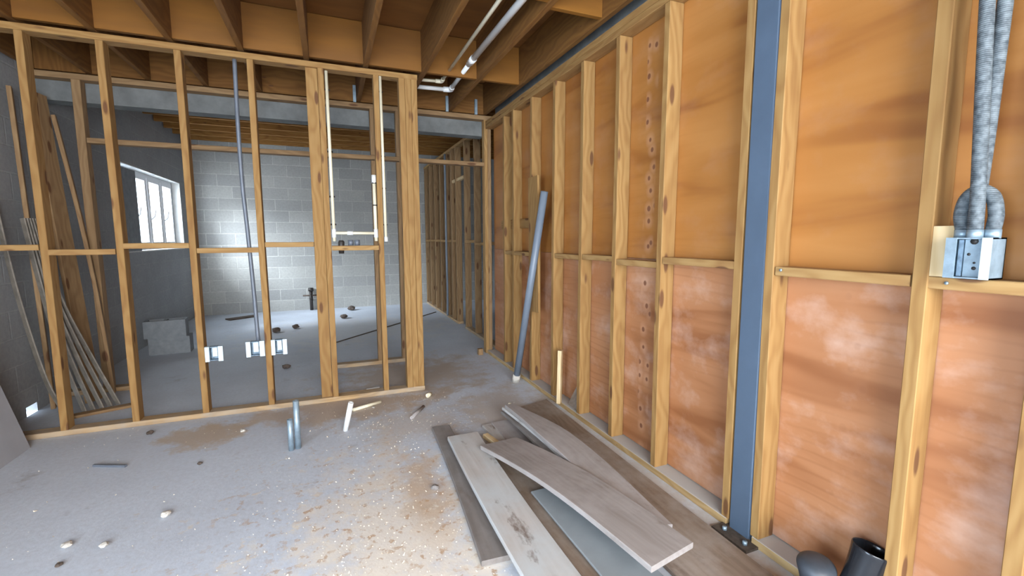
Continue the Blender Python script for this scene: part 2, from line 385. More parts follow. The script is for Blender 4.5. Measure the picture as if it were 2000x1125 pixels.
# right wall: backing and the plywood skin the room shows
wr = struct(link('wall_right', box(1.80, 1.95, -2.4, 4.95, 0, 3.05), 'concrete'))
link('upper_plywood', box(1.762, 1.776, -2.4, 4.90, 1.222, 2.66), 'ply_up', wr)
link('lower_plywood', box(1.762, 1.776, -2.4, 4.90, .045, 1.219), 'ply_low', wr)
struct(link('wall_back_right', box(1.95, 3.4, 4.75, 4.95, 0, 3.4), 'block_x'))
bm = box(-2.42, 1.95, -2.6, 5.02, 3.045, 3.12); box(-2.42, 3.5, 5.02, 9.5, 3.31, 3.40, bm); box(-2.42, 3.5, 5.0, 5.02, 3.0, 3.4, bm)
struct(link('ceiling', bm, 'deck'))

# window
WX = -2.34
wf = struct(link('window_1', box(WX - .03, WX + .03, 6.64, 8.86, 1.20, 1.25), 'window_white', None))
bm = bmesh.new()
box(WX - .03, WX + .03, 6.64, 8.86, 2.19, 2.235, bm)
for y in (6.64, 7.17, 7.72, 8.27, 8.81): box(WX - .03, WX + .03, y, y + .05, 1.25, 2.19, bm)
link('window_frame', bm, 'window_white', wf)
for y in (6.69, 7.22, 7.77, 8.32):
    bm = bmesh.new(); y1 = y + (.48 if y < 7 else .50 if y < 8.3 else .49) - .01
    a, b = y + .004, y1 + .0
    for bx in ((a, a + .05, 1.255, 2.185), (b - .05, b, 1.255, 2.185), (a + .05, b - .05, 1.255, 1.305), (a + .05, b - .05, 2.135, 2.185)):
        box(WX + .0, WX + .045, bx[0], bx[1], bx[2], bx[3], bm)
    sash = link('sash', bm, 'window_white', wf)
    link('pane', box(WX + .012, WX + .018, a + .05, b - .05, 1.305, 2.135), 'glass', sash)
    link('latch', tube_bm([(WX + .05, a + .03, 1.62), (WX + .085, a + .05, 1.66), (WX + .09, a + .09, 1.76)], .010, 8), 'window_white', sash, smooth=True)
struct(link('trim_window_reveal', (lambda b: (box(-2.30, -2.196, 6.635, 8.868, 1.185, 1.198, b), box(-2.30, -2.196, 6.635, 8.868, 2.232, 2.243, b), box(-2.30, -2.196, 8.860, 8.873, 1.198, 2.232, b), b)[-1])(bmesh.new()), 'reveal'))
tag(link('window_cover_board', box(-2.235, -2.212, 6.66, 7.10, 1.20, 2.19), 'cblock'), 'dark grey board standing inside the near end of the window opening', 'board')

# ------------------------------------------------------------------ timber frames
T = .04
def frame_thing(name, label, loc): return thing(name, label, 'wall frame', loc)
f1 = frame_thing('stud_partition', 'nearest timber stud partition with a row of staggered noggins, left of the doorway', (-.7, Y1 + .045, 0))
stick('bottom_plate', f1, XL + .01, .737, Y1 - .004, Y1 + .094, 0.0, .038, 'plate')
stick('top_plate', f1, XL + .01, .737, Y1 - .004, Y1 + .094, 2.650, 2.692, 'stud')
xs = [(-2.17, -2.13), (-1.770, -1.728), (-1.370, -1.328), (-.942, -.900), (-.500, -.458)]
for a, b in xs: stick('stud', f1, a, b, Y1, Y1 + .09, .038, 2.65, 'stud', .005)
stick('flat_stud', f1, -.112, -.028, Y1 + .022, Y1 + .06, .038, 2.65, 'stud')
stick('stud', f1, -.026, .018, Y1, Y1 + .09, .038, 2.65, 'stud')
stick('flat_stud', f1, -.112, -.028, Y1 + .062, Y1 + .09, .038, 2.65, 'stud')
stick('stud', f1, .385, .427, Y1, Y1 + .09, .038, 2.65, 'stud')
for a in (.585, .635, .685): stick('post_stud', f1, a, a + .049, Y1 - .001, Y1 + .09, .038, 2.65, 'stud', .001)
for a, b, z in ((-2.128, -1.772, 1.295), (-1.726, -1.372, 1.262), (-1.326, -.944, 1.300), (-.898, -.502, 1.262), (-.456, -.114, 1.302), (.020, .383, 1.270)):
    stick('noggin', f1, a, b, Y1 + .002, Y1 + .088, z - .019, z + .019, 'noggin')

f2 = frame_thing('stud_partition', 'rear timber frame under the grey beam with a high header and wide openings', (-.3, Y2 + .045, 0))
stick('top_plate', f2, XL + .01, 1.755, Y2 - .003, Y2 + .092, 2.652, 2.698, 'stud_far')
stick('header', f2, -1.84, 1.655, Y2 + .002, Y2 + .088, 2.15, 2.192, 'stud_far')
for a, b in ((-1.905, -1.845), (.437, .480), (.692, .735)):
    stick('stud', f2, a, b, Y2, Y2 + .085, .038, 2.652 if a < 0 else 2.14, 'stud_far')
for a, b in ((.437, .480), (.692, .735)): stick('cripple_stud', f2, a, b, Y2, Y2 + .085, 2.194, 2.652, 'stud_far')
stick('end_post', f2, 1.658, 1.698, Y2, Y2 + .085, .0, 2.652, 'noggin')
stick('end_post', f2, 1.70, 1.738, Y2, Y2 + .085, .0, 2.652, 'stud_far')
stick('bottom_plate', f2, -.03, .735, Y2 - .003, Y2 + .09, 0, .038, 'plate')
stick('bottom_plate', f2, XL + .01, -1.70, Y2 - .003, Y2 + .09, 0, .038, 'plate')

tag(link('concrete_beam', box(XL, 1.69, Y2 + .10, Y2 + .26, 2.495, 2.70), 'concrete'), 'long grey concrete beam over the rear openings', 'beam')

# stud walls down the hall
HX = 1.83
f3 = frame_thing('hall_stud_wall', 'far length of open stud wall in the hall, left of the small gap', (HX + .045, 7.9, 0))
stick('bottom_plate', f3, HX, HX + .09, 6.80, 9.28, 0, .038, 'plate')
stick('top_plate', f3, HX, HX + .09, 5.02, 9.28, 2.72, 2.76, 'noggin')
ys = [9.20, 8.76, 8.32, 7.88, 7.46, 7.12, 7.06, 6.82]
for y in ys: stick('stud', f3, HX, HX + .09, y, y + .042, .038, 2.72, 'stud_far')
for a, b in ((8.802, 9.2), (8.362, 8.76), (7.922, 8.32), (7.502, 7.88), (7.162, 7.46), (6.862, 7.06)):
    stick('noggin', f3, HX + .002, HX + .088, a, b, 1.28, 1.318, 'noggin')
f4 = frame_thing('hall_stud_wall', 'near length of open stud wall in the hall, just behind the end post', (HX + .045, 5.7, 0))
stick('bottom_plate', f4, HX, HX + .09, 5.02, 6.40, 0, .038, 'plate')
for y in (6.34, 5.86, 5.46, 5.04): stick('stud', f4, HX, HX + .09, y, y + .042, .038, 2.719, 'stud_far')
for a, b, z in ((5.902, 6.34, 1.30), (5.502, 5.86, 1.27), (5.082, 5.46, 1.28)): stick('noggin', f4, HX + .002, HX + .088, a, b, z - .019, z + .019, 'noggin')
br = plank('timber_brace', 'bright_ply', (1.88, 6.34, 2.235), (1.86, 7.11, 2.225), .05, .045); tag(br, 'short pale timber brace crossing the small gap high in the hall wall', 'timber')

# right wall framing
fr = frame_thing('wall_framing', 'yellow studs and noggins nailed over the orange plywood wall', (XR + .045, 2.2, 0))
stick('sole_plate', fr, XR - .003, XR + .125, 1.46, 4.90, 0, .040, 'sole')
stick('sole_plate', fr, XR - .003, XR + .125, -2.3, 1.32, 0, .040, 'sole')
stick('top_plate', fr, XR - .004, XR + .091, -2.3, 4.90, 2.592, 2.634, 'stud')
stick('top_plate', fr, XR - .001, XR + .090, -2.3, 4.90, 2.552, 2.590, 'stud')
sy = [4.332, 4.094, 3.664, 3.232, 2.808, 2.392, 1.964, 1.450, 1.292, .788, .515, .07, -.36, -.8, -1.3]
for y in sy: stick('stud', fr, XR, XR + .09, y, y + .041, .041, 2.551, 'stud', .004)
order = sorted(sy, reverse=True)
for i, (hi, lo) in enumerate(zip(order, order[1:])):
    if hi - lo < .2: continue
    z = {4.332: 1.20, 4.094: 1.20, 3.664: 1.18, 3.232: 1.205, 2.808: 1.212, 2.392: 1.196, 1.964: 1.224, 1.292: 1.212}.get(hi, 1.212)
    if hi in (3.664, 3.232): pass
    if hi == 3.664: continue
    stick('noggin', fr, XR + .003, XR + .088, lo + .043, hi - .002, z - .018, z + .018, 'noggin', .001)
for (p, r) in (((XR - .002, 1.262, 1.218), .006), ((XR + .002, .74, 1.214), .005)):
    tube('nail_head', 'galv', [(p[0], p[1], p[2]), (p[0] - .004, p[1], p[2])], r, fr, 8)

# steel column
col = thing('steel_column', 'blue-grey painted square steel column set between the yellow studs', 'column', (1.71, 1.39, 0))
bm = box(XR - .002, XR + .11, 1.336, 1.444, .012, 2.70)
bmesh.ops.bevel(bm, geom=[e for e in bm.edges if abs(e.verts[0].co.z - e.verts[1].co.z) > 1], offset=.006, segments=3, affect='EDGES')
link('shaft', bm, 'steel_paint', col)
bm = box(1.595, XR + .10, 1.285, 1.475, .0, .012); link('base_plate', bm, 'rust', col)
for y in (1.32, 1.43): tube('anchor_bolt', 'galv', [(1.628, y, .012), (1.628, y, .028)], .011, col, 6)

# ------------------------------------------------------------------ ceiling joists
JX = [-2.15, -1.785, -1.385, -.962, -.535, -.10, .335, .795, 1.275, 1.675]
JB, JT = 2.712, 3.043
fj = thing('ceiling_joists', 'brown ceiling joists with blocking running towards the grey beam', 'ceiling frame', (-.2, 1.7, 2.7))
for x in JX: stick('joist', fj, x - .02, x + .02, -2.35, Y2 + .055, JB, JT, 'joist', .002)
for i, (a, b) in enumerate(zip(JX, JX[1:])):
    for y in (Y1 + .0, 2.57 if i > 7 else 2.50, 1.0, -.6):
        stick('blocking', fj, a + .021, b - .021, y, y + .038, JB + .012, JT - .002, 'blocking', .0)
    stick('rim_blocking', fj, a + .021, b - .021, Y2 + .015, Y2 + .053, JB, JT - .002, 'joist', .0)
for x in JX[6:9] + [1.60]:
    bm = box(x - .05, x - .022, Y2 - .012, Y2 + .012, 2.70, 2.86)
    link('joist_hanger', bm, 'galv', fj)
ff = thing('far_ceiling_joists', 'orange-brown joists crossing the far room ceiling beyond the beam', 'ceiling frame', (0, 7.2, 2.97))
y = 5.42; k = 0
while y < 9.25:
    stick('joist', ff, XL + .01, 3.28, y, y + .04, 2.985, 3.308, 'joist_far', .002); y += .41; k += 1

# ------------------------------------------------------------------ plumbing
pp = thing('water_pipe', 'thin cream plastic pipe hung between the ceiling joists', 'pipe', (1.01, 3, 2.765))
Z = 2.765
tube('pipe_run', 'pvc', [(1.01, 1.2, Z), (1.012, 4.16, Z)], .013, pp)
tube('elbow', 'pvc', smooth_path([(1.012, 4.14, Z), (1.012, 4.205, Z), (.96, 4.215, Z)], 5), .018, pp)
tube('pipe_end', 'pvc', [(.97, 4.215, Z), (.82, 4.235, Z)], .013, pp)
pp = thing('drain_pipe', 'thick white plastic pipe running beside the thin cream ceiling pipe', 'pipe', (1.14, 3, 2.765))
tube('pipe_run', 'pvc_white', [(1.15, 1.2, Z + .004), (1.13, 3.74, Z + .004)], .0235, pp)
tube('coupling', 'pvc_white', [(1.132, 3.60, Z + .004), (1.131, 3.70, Z + .004)], .028, pp)
tube('pipe_run', 'pvc_white', [(1.13, 3.74, Z), (1.145, 4.36, Z)], .019, pp)
tube('elbow', 'pvc_white', smooth_path([(1.144, 4.33, Z), (1.146, 4.40, Z), (1.08, 4.415, Z)], 5), .025, pp)
tube('pipe_end', 'pvc_white', [(1.09, 4.415, Z), (.82, 4.435, Z)], .019, pp)

pp = thing('supply_pipes', 'cream supply pipes joined by a crosspiece above the partition noggin', 'pipe', (.2, Y1 + .03, 1.33))
yp = Y1 + .020
tube('left_riser', 'pvc', [(.040, yp, 1.325), (.036, yp, 2.64)], .0125, pp)
tube('right_riser', 'pvc', [(.366, yp, 1.325), (.364, yp, 1.84)], .0135, pp)
tube('cap', 'pvc_white', [(.364, yp, 1.80), (.364, yp, 1.865)], .018, pp)
tube('crosspiece', 'pvc', [(.04, yp, 1.392), (.366, yp, 1.390)], .012, pp)
tube('coupling', 'pvc_white', [(.14, yp, 1.391), (.185, yp, 1.391)], .017, pp)
for x in (.04, .366): tube('tee', 'pvc_white', [(x, yp, 1.355), (x, yp, 1.425)], .0175, pp)
for z in (1.46, 1.68, 2.03, 2.5): tube('clip', 'black', [(.060, yp, z), (.018, yp, z)], .007, pp, 8)
for z in (1.62, 1.80): tube('clip', 'black', [(.349, yp - .012, z), (.384, yp - .012, z)], .005, pp, 8)
pp = thing('supply_pipe', 'single cream pipe dropping on the right of the narrow stud', 'pipe', (.45, Y1 + .03, 1.33))
tube('riser', 'pvc', [(.445, yp, 1.325), (.441, yp, 2.65)], .0118, pp)
tube('end_cap', 'pvc_white', [(.446, yp, 1.32), (.446, yp, 1.36)], .0155, pp)
for z in (1.46, 1.76, 2.02, 2.53): tube('clip', 'black', [(.460, yp, z), (.428, yp, z)], .006, pp, 8)
tag(tube('pipe_plug', 'black', [(.090, Y1 + .03, 1.225), (.092, Y1 + .03, 1.32), (.092, Y1 + .03, 1.332)], [.02, .026, .016]), 'small black plug poking through the partition noggin', 'plug')
for x, l in ((.165, 'left of two grey couplings sitting on the partition noggin'), (.215, 'right of two grey couplings sitting on the partition noggin')):
    tag(tube('pipe_coupling', 'conduit', [(x, Y1 + .04, 1.290), (x, Y1 + .04, 1.335)], .022, hollow=.8), l, 'coupling', 'grey couplings on the noggin')

# ------------------------------------------------------------------ electrical
def small_box(x0, x1, z0, z1, label):
    t_ = thing('junction_box', label, 'electrical box', ((x0 + x1) / 2, Y1, z0), 'galvanised boxes on the partition')
    y0 = Y1 - .012; wd = (x1 - x0)
    bm = bmesh.new()
    box(x0 + .22 * wd, x1 - .25 * wd, y0 + .05, y0 + .056, z0 + .01, z1 - .01, bm)
    box(x0 + .22 * wd, x1 - .25 * wd, y0 + .012, y0 + .056, z0 + .004, z0 + .010, bm)
    box(x0 + .22 * wd, x1 - .25 * wd, y0 + .012, y0 + .056, z1 - .010, z1 - .004, bm)
    for a in (x0 + .22 * wd, x1 - .25 * wd - .004): box(a, a + .004, y0 + .01, y0 + .056, z0 + .004, z1 - .004, bm)
    link('back_box', bm, 'galv_dark', t_)
    link('cover_tab', box(x0 + .36 * wd, x1 - .36 * wd, y0 + .030, y0 + .034, z0 + .03, z1 - .012), 'galv_pale', t_)
    for a, b in ((x0, x0 + .24 * wd), (x1 - .27 * wd, x1)):
        bm = box(a, b, y0 - .004, y0 + .004, z0, z1); box(a, b, y0, y0 + .03, z1 - .004, z1, bm)
        link('mounting_flange', bm, 'galv_pale', t_)
    link('knockout', tube_bm([(x0 + .45 * wd, y0 + .048, z0 + .035), (x0 + .45 * wd, y0 + .050, z0 + .035)], .011), 'black', t_)
    return t_
small_box(-.896, -.780, .432, .545, 'metal box fixed to the right of the middle partition stud')
small_box(-.628, -.502, .440, .560, 'metal box under the long grey conduit, left of its stud')
small_box(-.456, -.345, .440, .560, 'metal box on the right side of the stud beside the conduit')
tag(tube('conduit', 'conduit', smooth_path([(-.582, Y1 + .045, 2.65), (-.588, Y1 + .045, 2.2), (-.586, Y1 + .045, 1.75), (-.575, Y1 + .06, 1.42), (-.560, Y1 + .05, 1.0), (-.548, Y1 + .03, .555)]), .0145), 'long grey conduit falling from the partition top plate to a metal box', 'conduit')
tag(tube('conduit', 'grey_pvc', smooth_path([(1.80, 7.36, 2.7), (1.80, 7.36, 1.2), (1.80, 7.34, .45), (1.80, 7.36, .05)]), .018), 'thin blue-grey conduit standing in the far hall stud wall', 'conduit')

rb = thing('junction_box', 'large open metal junction box on the noggin at right with conduits entering its top', 'electrical box', (1.64, .69, 1.235))
bm = bmesh.new(); X0, X1_, BY0, BY1, BZ0, BZ1 = 1.628, 1.700, .634, .731, 1.233, 1.346
box(X1_ - .004, X1_, BY0, BY1, BZ0, BZ1, bm); box(X0, X1_, BY0, BY1, BZ0, BZ0 + .004, bm); box(X0, X1_, BY0, BY1, BZ1 - .004, BZ1, bm)
box(X0, X1_, BY0, BY0 + .004, BZ0, BZ1, bm); box(X0, X1_, BY1 - .004, BY1, BZ0, BZ1, bm)
link('back_box', bm, 'galv', rb)
link('face_flange', box(X0 - .003, X0, BY1 - .024, BY1, BZ0, BZ1), 'galv', rb)
link('face_flange', box(X0 - .003, X0, BY0, BY0 + .020, BZ0, BZ1), 'galv_pale', rb)
bm = box(X0 + .014, X0 + .017, BY0 + .021, BY1 - .036, BZ0 + .005, BZ1 - .005)
link('cover_plate', bm, 'galv', rb)
link('side_lip', box(X0 + .010, X0 + .013, BY1 - .034, BY1 - .024, BZ0 + .006, BZ1 - .006), 'galv_dark', rb)
for y, z, r in ((.685, 1.300, .004), (.672, 1.262, .005), (.672, 1.277, .003), (.676, 1.336, .009)):
    tube('hole', 'black', [(X0 + .013, y, z), (X0 + .016, y, z)], r, rb, 10)
for (y, x) in ((.715, 1.668), (.692, 1.668), (.678, 1.645), (.650, 1.664)):
    tube('connector', 'galv', [(x, y, BZ1 - .002), (x, y, BZ1 + .022)], .0175, rb)
tag(tube('armoured_conduit', 'armour', smooth_path([(1.668, .715, 1.368), (1.667, .722, 1.41), (1.665, .712, 1.456), (1.663, .686, 1.476), (1.663, .658, 1.458), (1.663, .647, 1.41), (1.664, .650, 1.368)], 8), .016, seg=14), 'looped grey armoured conduit arching between the sockets of the right-hand metal box', 'conduit')
tag(tube('armoured_conduit', 'armour', smooth_path([(1.645, .678, 1.368), (1.641, .681, 1.5), (1.640, .704, 2.0), (1.640, .72, 2.55)], 10), .016, seg=14), 'straight armoured conduit in front, rising from the right-hand metal box', 'conduit', 'rising conduits')
tag(tube('armoured_conduit', 'armour', smooth_path([(1.668, .692, 1.368), (1.672, .686, 1.6), (1.674, .680, 2.0), (1.674, .67, 2.55)], 10), .016, seg=14), 'armoured conduit behind, slanting right as it rises from the metal box', 'conduit', 'rising conduits')
tag(stick('wood_block', None, XR + .002, XR + .05, .7335, .786, 1.2315, 1.380, 'bright_ply', 0), 'pale plywood block standing on the noggin beside the right-hand metal box', 'wood block')

# ------------------------------------------------------------------ leaning things at the right wall
gp = thing('grey_pipe', 'long grey plastic pipe leaning on the plywood wall with a dusty foot', 'pipe', (1.585, 3.80, 0))
tube('pipe', 'grey_pvc', [(1.575, 3.80, .03), (1.634, 3.34, 1.72)], .031, gp, 20, hollow=.85)
tube('collar', 'stone', [(1.573, 3.812, .004), (1.577, 3.79, .075)], .036, gp, 20)
tag(plank('short_plank', 'stud', (XR - .0125, 3.57, .70), (XR - .0125, 3.60, 1.87), .022, .19, roll=0), 'rough short plank fixed upright behind the leaning grey pipe', 'plank')
tag(stick('plank_scrap', None, XR + .068, XR + .088, 3.71, 4.60, 1.44, 1.53, 'stud'), 'horizontal plank scrap tucked behind the far studs above the noggins', 'plank')
tag(plank('timber_offcut', 'bright_ply', (XR - .028, 3.075, .041), (XR - .006, 3.10, .46), .062, .03, roll=math.pi / 2), 'short pale timber offcut leaning upright in the wall bay', 'offcut')
bm = bmesh.new()
pr = [(0, 2.86, .042), (0, 3.02, .042), (0, 2.86, .26)]
va = [bm.verts.new((XR + .02, y, z)) for _, y, z in pr]; vb = [bm.verts.new((XR + .04, y, z)) for _, y, z in pr]
bm.faces.new(va); bm.faces.new(vb[::-1])
for k in range(3): bm.faces.new((va[k], va[(k + 1) % 3], vb[(k + 1) % 3], vb[k]))
bmesh.ops.recalc_face_normals(bm, faces=bm.faces)
tag(link('wedge_offcut', bm, 'old_brown'), 'dark brown triangular offcut standing beside the pale upright offcut', 'offcut')

# ------------------------------------------------------------------ board pile on the floor
def board(name, mat, p0, p1, wd, th, label, **k):
    return tag(plank(name, mat, p0, p1, wd, th, **k), label, 'board', 'old boards on the floor')
board('old_board', 'old_grey', (.675, 3.03, .015), (.585, 1.635, .015), .125, .025, 'narrow dark grey board, leftmost of the floor pile', lat=.01)
board('old_board', 'old_brown', (1.43, 3.18, .012), (1.385, .95, .012), .36, .022, 'widest brown board lying flat along the plywood wall', skew0=-.3)
board('old_board', 'old_brown', (.86, 2.62, .022), (.98, .95, .022), .18, .03, 'dark board lying lowest under the crossing boards of the pile')
board('old_board', 'old', (1.12, 2.93, .02), (1.12, 2.3, .02), .20, .03, 'short grey board with its far end showing between the pale and curved boards')
board('old_board', 'old_pale', (.985, 2.93, .016), (1.01, 2.5, .016), .07, .024, 'short pale narrow board at the far end of the pile')
board('old_board', 'bright_ply', (.905, 2.72, .045), (.99, 2.30, .045), .038, .03, 'small pale stick in the gap at the far end of the pile')
board('old_board', 'blue_sheet', (1.01, 1.98, .055), (1.03, .9, .055), .22, .012, 'smooth bluish grey sheet half hidden under the top board')
board('old_board', 'old_pale', (.755, 2.735, .062), (.735, 1.0, .062), .205, .026, 'whitewashed flaking board second from the left of the pile', lat=-.015)
board('old_board', 'old_grey', (1.145, 2.98, .078), (1.235, 1.45, .060), .20, .022, 'lower of the two curved boards on the right of the pile', bow=.03, lat=.03, taper=lambda f: .35 + .65 * min(1, f * 2.6))
board('old_board', 'old_edge', (1.132, 2.97, .108), (1.165, 1.50, .085), .03, .02, 'thin split strip caught between the two curved boards', bow=.02, lat=.02)
board('old_board', 'old', (1.165, 2.95, .130), (1.235, 1.46, .100), .185, .026, 'upper of the two curved boards, tapering to its far tip', bow=.035, lat=.03, taper=lambda f: .35 + .65 * min(1, f * 2.6), skew1=.3)
board('old_board', 'old_edge', (1.375, 2.25, .032), (1.385, 1.62, .032), .02, .016, 'narrow splintered strip lying on the widest board')
board('old_board', 'old', (.910, 2.475, .098), (1.150, 1.235, .150), .245, .026, 'long grey board lying across the top of the pile', bow=.03, lat=.012, skew0=.1)

# ------------------------------------------------------------------ things on the near floor
def pt(name, mat, pts, r, label, cat, hollow=.8, **k): return tag(tube(name, mat, pts, r, hollow=hollow, **k), label, cat)
pt('conduit_stub', 'galv', [(-.245, 3.10, 0), (-.243, 3.10, .318)], .0185, 'taller of two metal conduit stubs standing up from the slab', 'conduit')
pt('conduit_stub', 'galv', [(-.283, 3.085, 0), (-.283, 3.085, .205)], .0165, 'shorter of two metal conduit stubs standing up from the slab', 'conduit')
pt('pipe_stub', 'pvc_white', [(.048, 3.27, 0), (.092, 3.25, .205)], .0185, 'white pipe stub leaning up out of the floor', 'pipe')
pt('pipe_offcut', 'pvc', [(.115, 3.62, .013), (.335, 3.72, .013)], .013, 'cream pipe offcut lying behind the white pipe stub', 'pipe')
pt('pipe_offcut', 'old', [(.512, 3.285, .013), (.64, 3.48, .013)], .013, 'dusty pipe offcut lying in front of the doorway', 'pipe')
pt('pipe_ring', 'pvc', [(.715, 3.70, .018), (.75, 3.735, .018)], .018, 'short cream pipe ring by the foot of the partition post', 'pipe')
pt('pipe_offcut', 'pvc_white', [(.25, 4.06, .013), (.36, 4.08, .013)], .012, 'white pipe offcut lying inside the partition bay', 'pipe')
tag(plank('long_strip', 'scrap', (.017, 6.16, .006), (1.75, 8.05, .006), .02, .01), 'long thin dark strip lying across the far room floor', 'strip')
tag(plank('metal_spike', 'conduit', (-1.36, 3.30, .008), (-1.18, 3.22, .008), .018, .014), 'dark metal spike lying on the slab at left', 'spike')
def rock(name, loc, r, mat, label, cat, sq=(1, 1, .6)):
    bm = bmesh.new(); bmesh.ops.create_icosphere(bm, subdivisions=2, radius=1)
    rr = random.Random(hash(loc) % 9999)
    for vv in bm.verts:
        k = 1 + rr.uniform(-.22, .22); vv.co = Vector((vv.co.x * r * sq[0] * k, vv.co.y * r * sq[1] * k, (vv.co.z * k) * r * sq[2]))
    mn = min(vv.co.z for vv in bm.verts)
    for vv in bm.verts: vv.co.z -= mn
    return tag(link(name, bm, mat, None, loc), label, cat, 'rubble on the slab')
for (loc, r, mat, lab) in (
        ((-.80, 2.55, 0), .022, 'stone', 'pale stone with a shadow in the middle of the slab'),
        ((-.78, 3.09, 0), .014, 'scrap', 'small dark chip on the bare slab left of the metal stubs'),
        ((-1.21, 3.72, 0), .022, 'scrap', 'dark chip against the partition plate near the left'),
        ((-1.13, 2.45, 0), .020, 'stone', 'stone nearest the lower left corner of the slab'),
        ((-0.98, 2.39, 0), .017, 'stone', 'small stone beside the lower left stones'),
        ((-1.10, 2.31, 0), .013, 'scrap', 'dark chip at the bottom edge of the slab, left'),
        ((-.62, 3.52, 0), .018, 'stone', 'whitish stone in front of the partition plate'),
        ((.47, 2.28, 0), .022, 'old_grey', 'grey flake beside the leftmost old board'),
        ((-.47, 5.12, 0), .04, 'scrap', 'brown chunk on the floor behind the partition conduit'),
        ((-.1, 4.95, 0), .018, 'stone', 'pale chip behind the thick partition stud'),
        ((-.76, 7.2, 0), .06, 'scrap', 'flat dark scrap in the bright patch of the far floor'),
        ((-.52, 7.4, 0), .05, 'scrap', 'second dark scrap in the bright patch of the far floor'),
        ((.177, 8.03, 0), .06, 'scrap', 'brown lump on the far floor seen through the doorway bay'),
        ((.33, 8.9, 0), .07, 'scrap', 'dark lump against the foot of the far block wall'),
        ((.27, 3.63, 0), .012, 'stone', 'tiny pale stone beside the cream pipe offcut'),
        ((1.30, 3.28, 0), .014, 'pvc', 'tiny pale curl at the far right of the board pile')):
    rock('rubble_piece', loc, r, mat, lab, 'rubble')
tag(plank('dark_board_scrap', 'scrap', (-1.62, 8.6, .012), (-1.25, 8.85, .012), .16, .02), 'dark flat scrap lying in the far corner of the floor', 'board')
tag(stick('wood_offcut', None, 1.545, 1.60, 4.86, 4.915, 0, .07, 'stud_far', 0), 'small wooden block at the foot of the end post', 'offcut')
bm = bmesh.new(); rr = random.Random(3)
for k in range(2100):
    u = rr.random()
    if u < .62: x, y = rr.gauss(.15, .42), rr.gauss(1.75, .45)
    elif u < .8: x, y = rr.gauss(.5, .3), rr.gauss(3.3, .35)
    else: x, y = rr.uniform(-2, 1.6), rr.uniform(1, 3.9)
    if not (-2.1 < x < 1.6 and .8 < y < 3.88): continue
    s = rr.uniform(.0012, .0038) * (1 if rr.random() < .93 else 1.8); c = Vector((x, y, s * .5))
    vs = [bm.verts.new(c + Vector((rr.uniform(-s, s) * 1.3, rr.uniform(-s, s) * 1.3, (-s * .5 if i < 3 else s * .7)))) for i in range(4)]
    for f in ((0, 1, 2), (0, 1, 3), (1, 2, 3), (0, 2, 3)): bm.faces.new([vs[i] for i in f])
o = tag(link('sawdust', bm, 'crumb'), 'scattered sawdust and plaster crumbs over the near slab', 'debris'); o['kind'] = 'stuff'

# ------------------------------------------------------------------ far room
def cblock(loc, rz, lab):
    bm = bmesh.new()
    box(-.2, .2, -.1, -.07, 0, .2, bm); box(-.2, .2, .07, .1, 0, .2, bm)
    for x in (-.2, -.015, .17): box(x, x + .03, -.07, .07, 0, .2, bm)
    o = link('concrete_block', bm, 'cblock', None, loc); o.rotation_euler[2] = rz
    return tag(o, lab, 'concrete block', 'stacked concrete blocks')
cblock((-1.80, 6.42, 0), .06, 'hollow grey concrete block on the floor, lower of the left pair')
cblock((-1.83, 6.40, .201), .10, 'hollow grey concrete block stacked on top of the other')
tp = thing('wall_tap', 'dark rusty tap pipe against the foot of the far block wall', 'tap', (-.36, 9.22, 0))
tube('stem', 'black', [(-.36, 9.24, 0), (-.36, 9.24, .36)], .030, tp)
tube('spout', 'black', [(-.36, 9.24, .30), (-.36, 9.12, .27), (-.36, 9.11, .20)], .02, tp)
tube('handle', 'scrap', [(-.50, 9.23, .28), (-.24, 9.23, .28)], .015, tp)
tube('cap', 'black', [(-.36, 9.24, .36), (-.36, 9.24, .42)], .045, tp)

# leaning planks and strips on the left wall, between the two frames
tag(plank('leaning_plank', 'stud_far', (-2.08, 4.55, .02), (-2.165, 4.66, 2.48), .075, .028, roll=1.25), 'narrow brown plank leaning upright at the far left behind the partition', 'plank', 'planks leaning on the left wall')
tag(plank('leaning_plank', 'stud_far', (-1.86, 4.63, .02), (-2.10, 4.86, 2.50), .15, .028, roll=.5), 'widest brown plank leaning on the left wall behind the partition', 'plank', 'planks leaning on the left wall')
tag(plank('leaning_plank', 'stud_far', (-1.80, 4.83, .02), (-2.02, 4.885, 2.34), .07, .028, roll=.5, bow=.03), 'slim bowed plank leaning behind the widest brown plank', 'plank', 'planks leaning on the left wall')
def strip(P, wd, lab, mat='strip'):
    pts = smooth_path(P, 6); o0 = pts[0].copy(); pts = [p - o0 for p in pts]; sd, up = [], []
    for i in range(len(pts)):
        a = (pts[min(i + 1, len(pts) - 1)] - pts[max(i - 1, 0)]).normalized(); s = Vector((.75, -.6, 0)); s = (s - a * s.dot(a)).normalized(); sd.append(s); up.append(a.cross(s))
    return tag(link('bent_strip', sweep_rect(pts, sd, up, wd, .010, .002), mat, None, o0), lab, 'strip', 'bent strips leaning on the left wall')
labs = ['rightmost of the bent grey strips fanned out at the left wall', 'second bent grey strip from the right of the fan', 'middle bent grey strip of the fan', 'second bent grey strip from the left of the fan', 'leftmost bent grey strip of the fan']
for k in range(5):
    strip([(-1.655 - .042 * k, 4.50 - .03 * k, .008), (-1.795 - .030 * k, 4.47 - .025 * k, .46), (-1.925 - .014 * k, 4.45 - .02 * k, .92), (-2.02 - .006 * k, 4.45 - .02 * k, 1.5)], .050, labs[k])
strip([(-1.84, 4.22, .008), (-1.99, 4.30, .30), (-2.12, 4.36, .95), (-2.17, 4.34, 1.62)], .05, 'single bent strip leaning apart at the far left wall')
tag(plank('floor_plank', 'stud_far', (-1.86, 4.30, .012), (-1.54, 4.42, .012), .07, .022), 'short plank on the floor under the bent strips', 'plank')
